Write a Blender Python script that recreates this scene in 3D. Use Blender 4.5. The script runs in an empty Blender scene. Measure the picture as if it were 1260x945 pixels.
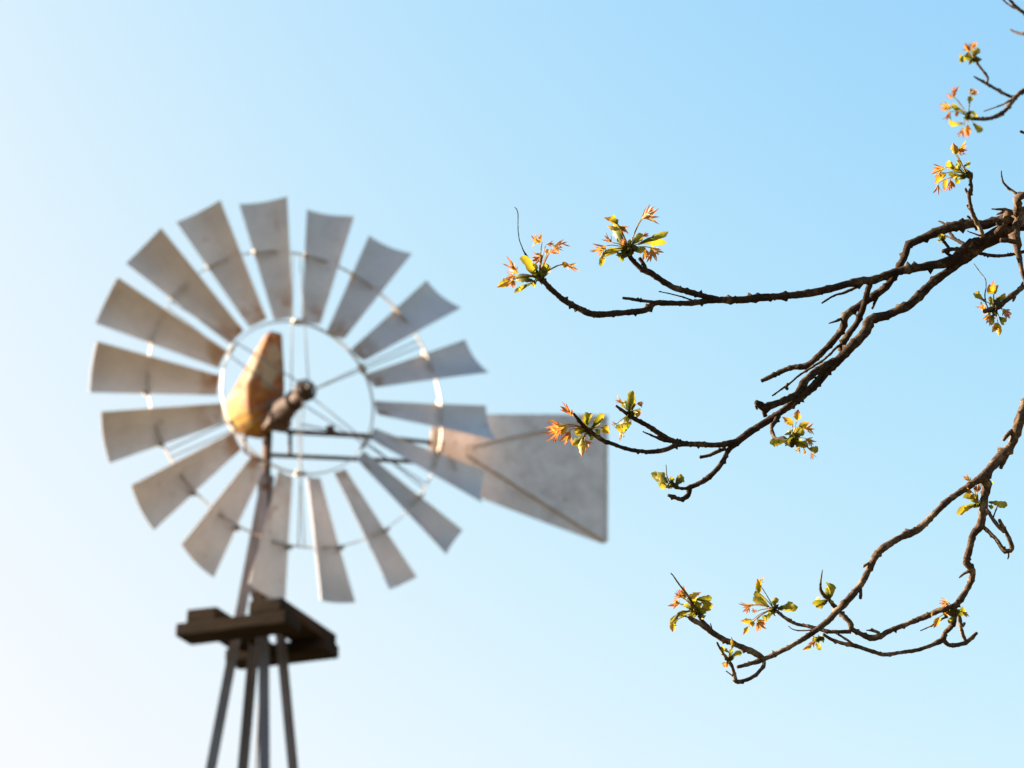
import bpy, bmesh, math, random
from math import sin, cos, pi, radians
from mathutils import Vector, Matrix, noise

random.seed(7)
scene = bpy.context.scene
COL = scene.collection

# ------------------------------------------------------------------ camera
PITCH = radians(23.8)
CAM_Z = 1.6
FPX = 2975.0                       # focal length in pixels of a 1260 px wide picture
FOCUS = 2.62
cam_data = bpy.data.cameras.new('camera')
cam = bpy.data.objects.new('camera', cam_data)
COL.objects.link(cam)
cam.location = (0, 0, CAM_Z)
cam.rotation_euler = (pi / 2 + PITCH, 0, 0)
cam_data.sensor_width = 36
cam_data.lens = 36 * FPX / 1260
cam_data.clip_start = 0.05
cam_data.clip_end = 6000
cam_data.dof.use_dof = True
cam_data.dof.focus_distance = FOCUS
cam_data.dof.aperture_fstop = 11.0
scene.camera = cam

# ------------------------------------------------------------------ light
SUN_EL = radians(18)
SUN_AZ = radians(-78)              # from +Y, negative = to the left
world = bpy.data.worlds.new('World')
scene.world = world
world.use_nodes = True
wn = world.node_tree.nodes
wl = world.node_tree.links
sky = wn.new('ShaderNodeTexSky')
sky.sky_type = 'NISHITA'
sky.sun_disc = False
sky.sun_elevation = SUN_EL
sky.sun_rotation = SUN_AZ
sky.altitude = 100
sky.air_density = 0.7
sky.dust_density = 4.0
sky.ozone_density = 3.0
bg = wn['Background']
bg.inputs['Strength'].default_value = 0.10
# soft shoulder: the glare round the sun rolls off as it does on film, channel by channel
SKY_K = 0.76
sep = wn.new('ShaderNodeSeparateColor')
comb = wn.new('ShaderNodeCombineColor')
wl.new(sky.outputs['Color'], sep.inputs[0])


def wmath(op, a, b):
    nd = wn.new('ShaderNodeMath')
    nd.operation = op
    for k, v in enumerate((a, b)):
        if isinstance(v, (int, float)):
            nd.inputs[k].default_value = v
        else:
            wl.new(v, nd.inputs[k])
    return nd.outputs[0]


for ch, gam, gain in ((0, 1.42, 1.045), (1, 1.0, .95), (2, 1.0, 1.08)):
    x = wmath('POWER', wmath('MULTIPLY', sep.outputs[ch], SKY_K * gain), gam)
    den = wmath('POWER', wmath('ADD', wmath('POWER', x, 4.0), 1.0), .25)
    wl.new(wmath('MULTIPLY', wmath('DIVIDE', x, den), 1.02 / SKY_K), comb.inputs[ch])
wl.new(comb.outputs[0], bg.inputs['Color'])
sun_data = bpy.data.lights.new('sun', 'SUN')
sun_data.energy = 5.0
sun_data.angle = radians(0.5)
sun_data.color = (1.0, 0.83, 0.62)
sun = bpy.data.objects.new('sun', sun_data)
COL.objects.link(sun)
SUN_DIR = Vector((sin(SUN_AZ) * cos(SUN_EL), cos(SUN_AZ) * cos(SUN_EL), sin(SUN_EL)))
sun.rotation_euler = SUN_DIR.to_track_quat('Z', 'Y').to_euler()

scene.view_settings.view_transform = 'Standard'
scene.view_settings.look = 'None'
scene.view_settings.gamma = 1
scene.view_settings.exposure = 2.91
scene.cycles.use_denoising = True
scene.cycles.max_bounces = 8

# ------------------------------------------------------------------ helpers
SN, CS = sin(PITCH), cos(PITCH)


def ray(px, py):
    a = (px - 630) / FPX
    b = (472.5 - py) / FPX
    return Vector((a, CS - b * SN, SN + b * CS))


def at(px, py, d):
    return ray(px, py) * d + Vector((0, 0, CAM_Z))


def on_plane(px, py, p0, n):
    r = ray(px, py)
    o = Vector((0, 0, CAM_Z))
    return o + r * ((p0 - o).dot(n) / r.dot(n))


VIEW = Vector((0, CS, SN))
RIGHT = Vector((1, 0, 0))
UP = Vector((0, -SN, CS))


def link(name, mesh, mat=None, parent=None):
    o = bpy.data.objects.new(name, mesh)
    COL.objects.link(o)
    if mat is not None and not mesh.materials:
        mesh.materials.append(mat)
    if parent is not None:
        o.parent = parent
    return o


def mesh_from(name, verts, faces, smooth=True):
    m = bpy.data.meshes.new(name)
    m.from_pydata([tuple(v) for v in verts], [], faces)
    if smooth:
        m.polygons.foreach_set('use_smooth', [True] * len(m.polygons))
    m.update()
    return m


class Geo:
    """collects plain shapes for ONE mesh"""
    def __init__(self):
        self.v, self.f = [], []

    def add(self, vs, fs):
        k = len(self.v)
        self.v += [Vector(v) for v in vs]
        self.f += [tuple(i + k for i in f) for f in fs]

    def box(self, o, ax, ay, az):
        """o = centre; ax, ay, az half-extent vectors"""
        o, ax, ay, az = map(Vector, (o, ax, ay, az))
        vs = [o + sx * ax + sy * ay + sz * az for sx in (-1, 1) for sy in (-1, 1) for sz in (-1, 1)]
        self.add(vs, [(0, 1, 3, 2), (4, 6, 7, 5), (0, 4, 5, 1), (2, 3, 7, 6), (0, 2, 6, 4), (1, 5, 7, 3)])

    def prism(self, a, b, prof, u, v):
        """closed 2-D profile swept from a to b"""
        n = len(prof)
        vs = [a + u * p[0] + v * p[1] for p in prof] + [b + u * p[0] + v * p[1] for p in prof]
        fs = [(i, (i + 1) % n, n + (i + 1) % n, n + i) for i in range(n)]
        fs += [tuple(range(n - 1, -1, -1)), tuple(range(n, 2 * n))]
        self.add(vs, fs)

    def rod(self, a, b, r, n=8, r2=None):
        a, b = Vector(a), Vector(b)
        d = (b - a).normalized()
        u = d.orthogonal().normalized()
        w = d.cross(u)
        r2 = r if r2 is None else r2
        vs = [a + (u * cos(2 * pi * i / n) + w * sin(2 * pi * i / n)) * r for i in range(n)]
        vs += [b + (u * cos(2 * pi * i / n) + w * sin(2 * pi * i / n)) * r2 for i in range(n)]
        fs = [(i, (i + 1) % n, n + (i + 1) % n, n + i) for i in range(n)]
        fs += [tuple(range(n - 1, -1, -1)), tuple(range(n, 2 * n))]
        self.add(vs, fs)

    def lathe(self, o, axis, prof, n=20):
        """prof = [(distance along axis, radius)]"""
        o, axis = Vector(o), Vector(axis).normalized()
        u = axis.orthogonal().normalized()
        w = axis.cross(u)
        vs, fs = [], []
        for t, r in prof:
            for i in range(n):
                a = 2 * pi * i / n
                vs.append(o + axis * t + (u * cos(a) + w * sin(a)) * r)
        for k in range(len(prof) - 1):
            for i in range(n):
                j = (i + 1) % n
                fs.append((k * n + i, k * n + j, (k + 1) * n + j, (k + 1) * n + i))
        fs.append(tuple(range(n - 1, -1, -1)))
        m = (len(prof) - 1) * n
        fs.append(tuple(range(m, m + n)))
        self.add(vs, fs)

    def ball(self, o, r, n=8):
        self.lathe(Vector(o) - Vector((0, 0, r)), (0, 0, 1),
                   [(r - r * cos(pi * k / 6), max(r * sin(pi * k / 6), r * .03)) for k in range(7)], n)

    def build(self, name, mat, parent=None, smooth=False, bevel=0.0):
        bm = bmesh.new()
        vs = [bm.verts.new(v) for v in self.v]
        for f in self.f:
            try:
                bm.faces.new([vs[i] for i in f])
            except ValueError:
                pass
        bmesh.ops.recalc_face_normals(bm, faces=bm.faces)
        if bevel:
            bmesh.ops.bevel(bm, geom=list(bm.edges), offset=bevel, segments=2, profile=.7, affect='EDGES')
        me = bpy.data.meshes.new(name)
        bm.to_mesh(me)
        bm.free()
        if smooth:
            me.polygons.foreach_set('use_smooth', [True] * len(me.polygons))
        return link(name, me, mat, parent)


# ------------------------------------------------------------------ materials
class Mat:
    def __init__(self, name):
        self.m = bpy.data.materials.new(name)
        self.m.use_nodes = True
        self.n = self.m.node_tree.nodes
        self.l = self.m.node_tree.links
        self.b = self.n['Principled BSDF']

    def node(self, t, **kw):
        nd = self.n.new(t)
        for k, v in kw.items():
            if k in nd.inputs:
                nd.inputs[k].default_value = v
            else:
                setattr(nd, k, v)
        return nd

    def link(self, a, b):
        self.l.new(a, b)

    def coords(self, scale=(1, 1, 1), per_object=False):
        tc = self.node('ShaderNodeTexCoord')
        mp = self.node('ShaderNodeMapping')
        mp.inputs['Scale'].default_value = scale
        self.link(tc.outputs['Object'], mp.inputs['Vector'])
        if per_object:
            oi = self.node('ShaderNodeObjectInfo')
            mul = self.node('ShaderNodeMath', operation='MULTIPLY')
            mul.inputs[1].default_value = 37.0
            self.link(oi.outputs['Random'], mul.inputs[0])
            self.link(mul.outputs[0], mp.inputs['Location'])
        return mp.outputs['Vector']

    def noise(self, vec, scale, detail=4, rough=.55, dist=0.0):
        nd = self.node('ShaderNodeTexNoise')
        nd.inputs['Scale'].default_value = scale
        nd.inputs['Detail'].default_value = detail
        nd.inputs['Roughness'].default_value = rough
        nd.inputs['Distortion'].default_value = dist
        self.link(vec, nd.inputs['Vector'])
        return nd.outputs['Fac']

    def ramp(self, fac, stops):
        r = self.node('ShaderNodeValToRGB')
        e = r.color_ramp.elements
        while len(e) < len(stops):
            e.new(.5)
        for el, (p, c) in zip(e, stops):
            el.position = p
            el.color = (*c, 1) if len(c) == 3 else c
        self.link(fac, r.inputs['Fac'])
        return r.outputs['Color']

    def mix(self, fac, a, b, mode='MIX'):
        nd = self.node('ShaderNodeMix', data_type='RGBA', blend_type=mode)
        for sock, val in ((nd.inputs[0], fac), (nd.inputs[6], a), (nd.inputs[7], b)):
            if isinstance(val, (int, float)):
                sock.default_value = val
            elif isinstance(val, tuple):
                sock.default_value = (*val, 1)
            else:
                self.link(val, sock)
        return nd.outputs[2]

    def bump(self, h, strength=.3, dist=.01):
        nd = self.node('ShaderNodeBump')
        nd.inputs['Strength'].default_value = strength
        nd.inputs['Distance'].default_value = dist
        self.link(h, nd.inputs['Height'])
        self.link(nd.outputs['Normal'], self.b.inputs['Normal'])

    def set(self, **kw):
        for k, v in kw.items():
            k = {'color': 'Base Color', 'rough': 'Roughness', 'metal': 'Metallic', 'spec': 'Specular IOR Level'}[k]
            s = self.b.inputs[k]
            if isinstance(v, (int, float)):
                s.default_value = v
            elif isinstance(v, tuple):
                s.default_value = (*v, 1)
            else:
                self.link(v, s)
        return self.m


def steel_material(name, base_a, base_b, rust_amount, metal=.35, rough=.5, per_object=True, blade=False, hinge=None):
    M = Mat(name)
    v = M.coords(per_object=per_object)
    big = M.noise(v, 3.0, 5, .6, .3)
    fine = M.noise(v, 26, 4, .65)
    col = M.ramp(big, [(.32, base_a), (.68, base_b)])
    col = M.mix(M.ramp(fine, [(.40, (0, 0, 0)), (.62, (.2, .2, .2))]), col, tuple(c * .72 for c in base_a))
    rn = M.noise(v, 4.6, 6, .68, .6)
    rmask = M.ramp(rn, [(.66 - rust_amount, (0, 0, 0)), (.80 - rust_amount, (1, 1, 1))])
    rust = M.ramp(fine, [(.35, (.085, .034, .014)), (.65, (.30, .125, .04))])
    col = M.mix(rmask, col, rust)
    if blade:
        # rust creeping from the riveted root and from the strap at the outer rim
        tc = M.node('ShaderNodeTexCoord')
        sp = M.node('ShaderNodeSeparateXYZ')
        M.link(tc.outputs['Object'], sp.inputs[0])
        root = M.ramp(sp.outputs['Z'], [(.60, (1, 1, 1)), (.86, (0, 0, 0))])
        patch = M.ramp(M.noise(v, 7.5, 5, .6, .4), [(.45, (0, 0, 0)), (.60, (1, 1, 1))])
        col = M.mix(M.mix(1.0, root, patch, 'MULTIPLY'), col, (.27, .13, .05))
        dz = M.node('ShaderNodeMath', operation='SUBTRACT')
        dz.inputs[1].default_value = 1.10
        M.link(sp.outputs['Z'], dz.inputs[0])
        ab = M.node('ShaderNodeMath', operation='ABSOLUTE')
        M.link(dz.outputs[0], ab.inputs[0])
        band = M.ramp(ab.outputs[0], [(.0, (.35, .35, .35)), (.055, (0, 0, 0))])
        patch2 = M.ramp(M.noise(v, 11, 4, .6), [(.42, (0, 0, 0)), (.60, (1, 1, 1))])
        col = M.mix(M.mix(1.0, band, patch2, 'MULTIPLY'), col, (.25, .15, .085))
    if hinge is not None:
        tc = M.node('ShaderNodeTexCoord')
        sp = M.node('ShaderNodeSeparateXYZ')
        M.link(tc.outputs['Object'], sp.inputs[0])
        mr = M.node('ShaderNodeMapRange')
        mr.inputs['From Min'].default_value = hinge
        mr.inputs['From Max'].default_value = hinge + .42
        mr.inputs['To Min'].default_value = 1.0
        mr.inputs['To Max'].default_value = 0.0
        M.link(sp.outputs['X'], mr.inputs['Value'])
        pt = M.ramp(M.noise(v, 5, 5, .6, .4), [(.34, (0, 0, 0)), (.60, (.75, .75, .75))])
        col = M.mix(M.mix(1.0, mr.outputs[0], pt, 'MULTIPLY'), col, (.36, .19, .11))
        cloud = M.ramp(M.noise(v, 6.5, 6, .7, .8), [(.42, (0, 0, 0)), (.60, (.55, .55, .55))])
        col = M.mix(cloud, col, (.60, .56, .56))
    M.bump(M.noise(v, 40, 3), .12, .004)
    return M.set(color=col, metal=metal, rough=rough, spec=.4)


STEEL = steel_material('galvanised_steel', (.40, .355, .35), (.52, .47, .46), .035, blade=True)
VANE = steel_material('vane_steel', (.385, .335, .33), (.49, .43, .425), .03, hinge=1.13)
RIM = steel_material('rim_steel', (.29, .25, .22), (.39, .335, .29), .10, .3, .55)
LEGM = steel_material('tower_steel', (.085, .082, .093), (.14, .133, .146), .05, .2, .6)
RUSTY = steel_material('rusted_iron', (.035, .019, .013), (.075, .038, .024), .06, .2, .75)
RUST_LIGHT = steel_material('brown_rust', (.030, .017, .012), (.066, .035, .025), .05, .15, .85)
ROD = steel_material('rod_steel', (.085, .083, .088), (.13, .125, .13), .05, .2, .6)


HELM_SPLIT = 8.58


def helmet_material():
    M = Mat('helmet_paint')
    v = M.coords()
    a = M.noise(v, 4.2, 5, .62, .5)
    b = M.noise(v, 22, 5, .7)
    # faded cream hood over a yellow-painted bowl
    sp = M.node('ShaderNodeSeparateXYZ')
    M.link(v, sp.inputs[0])
    edge = M.node('ShaderNodeMath', operation='MULTIPLY_ADD')
    edge.inputs[1].default_value = .12
    M.link(a, edge.inputs[0])
    M.link(sp.outputs['Z'], edge.inputs[2])
    top = M.node('ShaderNodeMapRange')
    top.inputs['From Min'].default_value = HELM_SPLIT + .04
    top.inputs['From Max'].default_value = HELM_SPLIT + .08
    M.link(edge.outputs[0], top.inputs['Value'])
    paint = M.mix(top.outputs[0], (.18, .108, .008), (.20, .165, .12))
    rust = M.ramp(b, [(.35, (.06, .022, .010)), (.65, (.22, .085, .025))])
    mask = M.ramp(a, [(.44, (0, 0, 0)), (.55, (1, 1, 1))])
    M.bump(b, .2, .004)
    return M.set(color=M.mix(mask, paint, rust), rough=.7, spec=.15)


HELMET = helmet_material()


def wood_material():
    M = Mat('weathered_wood')
    v = M.coords((1.2, 14, 14), True)
    g = M.noise(v, 5, 6, .65, .4)
    v2 = M.coords((1, 1, 1), True)
    s = M.noise(v2, 3, 4)
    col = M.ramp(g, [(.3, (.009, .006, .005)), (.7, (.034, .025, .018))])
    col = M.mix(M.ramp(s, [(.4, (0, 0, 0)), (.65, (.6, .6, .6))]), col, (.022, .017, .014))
    M.bump(g, .5, .006)
    return M.set(color=col, rough=.95, spec=.03)


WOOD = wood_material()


def bark_material(name, k, dark):
    M = Mat(name)
    v = M.coords()
    a = M.noise(v, 55, 5, .65, .3)
    b = M.noise(v, 260, 5, .7)
    c = M.noise(v, 900, 3, .6)
    tint = lambda r, g, bl: (r * k, g * k, bl * k)
    col = M.ramp(a, [(.34, tint(.020, .012, .009)), (.52, tint(.052, .034, .023)), (.70, tint(.19, .14, .09))])
    col = M.mix(M.ramp(b, [(.42, (0, 0, 0)), (.62, (dark, dark, dark))]), col, (.015, .009, .007))
    col = M.mix(M.ramp(c, [(.58, (0, 0, 0)), (.72, (.5, .5, .5))]), col, tint(.24, .19, .135))
    mixh = M.mix(.45, b, c)
    M.bump(mixh, .8, .0008)
    return M.set(color=col, rough=.95, spec=.04)


BARK_OLD = bark_material('dark_bark', .62, .8)
BARK_YOUNG = bark_material('pale_young_bark', 1.35, .6)
BARK = BARK_OLD


def leaf_material(name, stops, trans=.5):
    """pigment runs along the leaf (attribute 'along': 0 = stalk, 1 = tip)"""
    M = Mat(name)
    at_ = M.node('ShaderNodeAttribute', attribute_name='along')
    v = M.coords((1, 1, 1), True)
    nz = M.noise(v, 160, 4, .6)
    oi = M.node('ShaderNodeObjectInfo')
    addn = M.node('ShaderNodeMath', operation='MULTIPLY_ADD')
    addn.inputs[1].default_value = .5
    M.link(nz, addn.inputs[0])
    sub = M.node('ShaderNodeMath', operation='ADD')
    M.link(at_.outputs['Fac'], addn.inputs[2])
    rnd = M.node('ShaderNodeMath', operation='MULTIPLY_ADD')
    rnd.inputs[1].default_value = .5
    rnd.inputs[2].default_value = -.5
    M.link(oi.outputs['Random'], rnd.inputs[0])
    M.link(addn.outputs[0], sub.inputs[0])
    M.link(rnd.outputs[0], sub.inputs[1])
    col = M.ramp(sub.outputs[0], stops)
    M.set(color=col, rough=.5, spec=.35)
    tr = M.node('ShaderNodeBsdfTranslucent')
    bright = M.mix(1.0, col, (1.0, .9, .6), 'MULTIPLY')
    M.link(bright, tr.inputs['Color'])
    ms = M.node('ShaderNodeMixShader')
    ms.inputs[0].default_value = trans
    M.link(M.b.outputs[0], ms.inputs[1])
    M.link(tr.outputs[0], ms.inputs[2])
    M.link(ms.outputs[0], M.n['Material Output'].inputs['Surface'])
    M.bump(nz, .3, .002)
    return M.m


LEAF_G = leaf_material('young_green_leaf', [(.0, (.045, .045, .006)), (.35, (.115, .125, .012)), (.68, (.33, .285, .022)), (1.0, (.21, .19, .022))])
LEAF_O = leaf_material('young_yellow_leaf', [(.0, (.20, .18, .018)), (.4, (.46, .31, .022)), (.75, (.54, .26, .035)), (1.0, (.40, .13, .05))])
LEAF_P = leaf_material('young_red_leaf', [(.0, (.22, .19, .03)), (.3, (.42, .26, .04)), (.65, (.45, .20, .06)), (1.0, (.30, .10, .06))])


def ground_material():
    M = Mat('dry_grass_ground')
    v = M.coords()
    a = M.noise(v, .08, 5)
    b = M.noise(v, 3.0, 6, .7)
    col = M.mix(M.ramp(b, [(.35, (0, 0, 0)), (.65, (1, 1, 1))]), M.ramp(a, [(.35, (.105, .085, .046)), (.65, (.15, .118, .066))]), (.08, .07, .032))
    M.bump(b, .6, .05)
    return M.set(color=col, rough=.95, spec=.1)


# ------------------------------------------------------------------ ground
def build_ground():
    N, R = 40, 2500.0
    vs, fs = [(0, 0, 0)], []
    radii = [2, 5, 10, 20, 40, 80, 160, 320, 640, 1250, R]
    for r in radii:
        for i in range(N):
            a = 2 * pi * i / N
            x, y = r * cos(a), r * sin(a)
            z = 0 if r < 60 else .02 * r * .3 * noise.noise(Vector((x * .004, y * .004, 3)))
            vs.append((x, y, z))
    for i in range(N):
        fs.append((0, 1 + i, 1 + (i + 1) % N))
    for k in range(len(radii) - 1):
        for i in range(N):
            j = (i + 1) % N
            fs.append((1 + k * N + i, 1 + (k + 1) * N + i, 1 + (k + 1) * N + j, 1 + k * N + j))
    g = link('ground', mesh_from('ground', vs, fs), ground_material())
    g['kind'] = 'structure'


build_ground()

# ------------------------------------------------------------------ windmill
YAW = .473
NRM = Vector((sin(YAW), -cos(YAW), 0))           # wheel normal, towards the viewer's side
HOR = Vector((cos(YAW), sin(YAW), 0))            # horizontal in the wheel plane
ZED = Vector((0, 0, 1))
HUB = at(369.2, 486.5, 17.0)
MAST = HUB - NRM * .60
BASE = Vector((MAST.x, MAST.y, 0))

windmill = bpy.data.objects.new('windmill', None)
COL.objects.link(windmill)
windmill.location = BASE
windmill['label'] = 'weathered galvanised steel windmill with eighteen blades and grey tail vane on a four-legged tower'
windmill['category'] = 'windmill'


def W(v):
    """world point -> windmill space"""
    return Vector(v) - BASE


def ring(geo, r, y, wr, wy, n=108):
    """flat band hoop about local Y"""
    vs, fs = [], []
    for i in range(n):
        a = 2 * pi * i / n
        for dr, dy in ((-wr, -wy), (wr, -wy), (wr, wy), (-wr, wy)):
            vs.append(((r + dr) * sin(a), y + dy, (r + dr) * cos(a)))
    for i in range(n):
        j = (i + 1) % n
        for k in range(4):
            l = (k + 1) % 4
            fs.append((4 * i + k, 4 * i + l, 4 * j + l, 4 * j + k))
    geo.add(vs, fs)


def build_wheel():
    # local frame: X = in-plane horizontal, Y = away along the axle, Z = up
    g = Geo()
    g.lathe((0, -.19, 0), (0, 1, 0), [(0, .012), (.015, .022), (.05, .024), (.07, .045), (.11, .072), (.14, .072), (.15, .05),
                                      (.28, .05), (.29, .075), (.31, .075), (.32, .05), (.40, .05)], 24)
    wheel = g.build('wheel_hub', RUSTY, windmill)
    wheel.location = W(HUB)
    wheel.rotation_euler = (0, 0, YAW)
    gi = Geo()
    ring(gi, .575, .03, .003, .0115)
    gi.build('inner_rim', RIM, wheel)
    go = Geo()
    ring(go, 1.115, .022, .003, .0095)
    go.build('outer_rim', RIM, wheel)
    hr = Geo()
    ring(hr, .074, -.105, .006, .006, 30)
    hr.build('hub_ring', RUSTY, wheel)
    # spokes: pairs from the two hub flanges to the outer rim
    PH = radians(-3.2)
    for k in range(6):
        a = PH + k * pi / 3
        for y0, da in ((-.105, .05), (.11, -.05)):
            d = Vector((sin(a), 0, cos(a)))
            t = Vector((cos(a), 0, -sin(a)))
            g = Geo()
            g.rod(d * .07 + t * da * .4 + Vector((0, y0, 0)), d * 1.11 + t * da * .5 + Vector((0, .015 if y0 < 0 else .03, 0)), .0046, 6)
            g.build('spoke', ROD, wheel, True)
        g = Geo()
        d = Vector((sin(a), 0, cos(a)))
        t = Vector((cos(a), 0, -sin(a)))
        g.box(d * .577 + Vector((0, .028, 0)), t * .035, Vector((0, .024, 0)), d * .013)
        g.build('rim_clamp', RIM, wheel)
    # blades: cambered, twisted sheets; one mesh shared by eighteen
    ri, ro, ci, co, pit_i, pit_o, yo = .60, 1.508, .138, .351, .4355, .418, .0265
    NU, NV, TH = 10, 10, .003
    vs, fs = [], []
    for side in (0, 1):
        for i in range(NU + 1):
            t = i / NU
            r = ri + (ro - ri) * t
            c = ci + (co - ci) * t
            p = pit_i + (pit_o - pit_i) * t
            y0 = yo * (1 - t)
            for j in range(NV + 1):
                s = j / NV - .5
                sag = c * .095 * (1 - 4 * s * s)
                wob = .004 * noise.noise(Vector((s * 3, t * 4, 1.7)))
                q = Vector((s * c * cos(p), y0 - s * c * sin(p), r))
                q += Vector((sin(p), cos(p), 0)) * (sag + wob + side * TH)
                vs.append(q)
    n1 = (NU + 1) * (NV + 1)
    for side in (0, 1):
        for i in range(NU):
            for j in range(NV):
                a0 = side * n1 + i * (NV + 1) + j
                f = (a0, a0 + 1, a0 + NV + 2, a0 + NV + 1)
                fs.append(f if side == 0 else f[::-1])
    rim_idx = [(0, j) for j in range(NV)] + [(i, NV) for i in range(NU)] + [(NU, j) for j in range(NV, 0, -1)] + [(i, 0) for i in range(NU, 0, -1)]
    idx = [i * (NV + 1) + j for i, j in rim_idx]
    for k in range(len(idx)):
        a0, b0 = idx[k], idx[(k + 1) % len(idx)]
        fs.append((b0, a0, a0 + n1, b0 + n1))
    bm = mesh_from('blade', vs, fs)
    bm.set_sharp_from_angle(angle=radians(40))
    bm.materials.append(STEEL)
    # bracket strap that ties a blade to the outer rim
    br = Geo()
    br.box((-.118, .05, 1.117), (.018, .008, 0), (0, .016, 0), (0, 0, .012))
    tmp = br.build('blade_bracket', RIM)
    brm = tmp.data
    bpy.data.objects.remove(tmp)
    rnd = random.Random(5)
    for k in range(18):
        b = bpy.data.objects.new('blade', bm)
        COL.objects.link(b)
        b.parent = wheel
        b.rotation_euler = (0, -.231 * -1 * -1 + k * 2 * pi / 18 + rnd.uniform(-.006, .006), 0)
        b.rotation_euler[0] = rnd.uniform(-.006, .006)
        b.location = (0, rnd.uniform(-.008, .008), 0)
        c = bpy.data.objects.new('blade_bracket', brm)
        COL.objects.link(c)
        c.parent = wheel
        c.rotation_euler = b.rotation_euler
    return wheel


build_wheel()


def build_head():
    # gear case, axle housing, helmet, mast pipe
    B = -NRM

    def P(u, h, z):
        return W(MAST + B * u + HOR * h + Vector((0, 0, z)))
    g = Geo()
    g.lathe(P(-.50, 0, 0), B, [(0, .05), (.02, .06), (.10, .068), (.20, .085), (.36, .085)], 20)
    g.box(P(-.20, -.01, -.01), HOR * .085, B * .07, ZED * .09)
    g.build('gear_case', RUST_LIGHT, windmill, False, .008)
    # helmet: horizontal sections (z, u0, u1, h0, h1, corner)
    secs = [(-.07, -.04, .08, -.10, .0), (-.055, -.11, .15, -.16, .03), (.0, -.17, .24, -.21, .045), (.08, -.20, .31, -.24, .05),
            (.17, -.20, .34, -.25, .05), (.22, -.20, .34, -.25, .05), (.235, -.20, .32, -.242, .05), (.40, -.20, .17, -.185, .035),
            (.56, -.20, .03, -.13, .015), (.64, -.20, -.05, -.10, .005), (.655, -.185, -.07, -.085, -.01)]
    g = Geo()
    K = 6
    rings = []
    for z, u0, u1, h0, h1 in secs:
        cr = min(.09, (u1 - u0) * .3, (h1 - h0) * .3)
        pts = []
        for cu, ch, a0 in ((u1 - cr, h1 - cr, 0), (u0 + cr * .5, h1 - cr * .5, 90), (u0 + cr * .5, h0 + cr * .5, 180), (u1 - cr, h0 + cr, 270)):
            c_ = cr if a0 in (0, 270) else cr * .5
            for k in range(K):
                a = radians(a0 + 90 * k / (K - 1))
                pts.append(P(cu + c_ * cos(a), ch + c_ * sin(a), z))
        rings.append(pts)
    n = len(rings[0])
    vs = [p for r_ in rings for p in r_]
    fs = []
    for k in range(len(rings) - 1):
        for i in range(n):
            j = (i + 1) % n
            fs.append((k * n + i, k * n + j, (k + 1) * n + j, (k + 1) * n + i))
    fs.append(tuple(range(n - 1, -1, -1)))
    fs.append(tuple(range((len(rings) - 1) * n, len(rings) * n)))
    g.add(vs, fs)
    hel = g.build('helmet', HELMET, windmill, True)
    hel.data.set_sharp_from_angle(angle=radians(38))
    seam = Geo()
    zz = [(.255, -.207, .418, -.207, .137)]
    for z, u0, u1, h0, h1 in zz:
        pass
    for (u, h, z) in ((-.274, -.065, -.07), (-.274, .055, -.075), (-.274, .055, .055), (-.274, -.07, .05), (-.20, .078, -.05)):
        b = Geo()
        b.ball(P(u, h, z), .012)
        b.build('bolt', RIM, windmill, True)
    # mast pipe down to the tower head, with clamps
    g = Geo()
    g.lathe(W(Vector((MAST.x, MAST.y, 7.55))), (0, 0, 1), [(0, .036), (.30, .036), (.301, .05), (.36, .05), (.361, .034), (.82, .034)], 14)
    g.build('mast_pipe', RUSTY, windmill, True)
    for z, r in ((7.86, .056), (7.66, .05)):
        g = Geo()
        g.lathe(W(Vector((MAST.x, MAST.y, z))), (0, 0, 1), [(0, r * .8), (.012, r), (.05, r), (.062, r * .8)], 10)
        g.build('mast_clamp', RUSTY, windmill)
    # furl lever hanging under the case
    g = Geo()
    g.rod(P(.12, -.13, -.03), P(.0, -.17, -.24), .013, 8)
    g.rod(P(.0, -.17, -.24), P(.0, -.02, -.30), .012, 8)
    g.build('furl_lever', RUSTY, windmill, True)


build_head()


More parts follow.
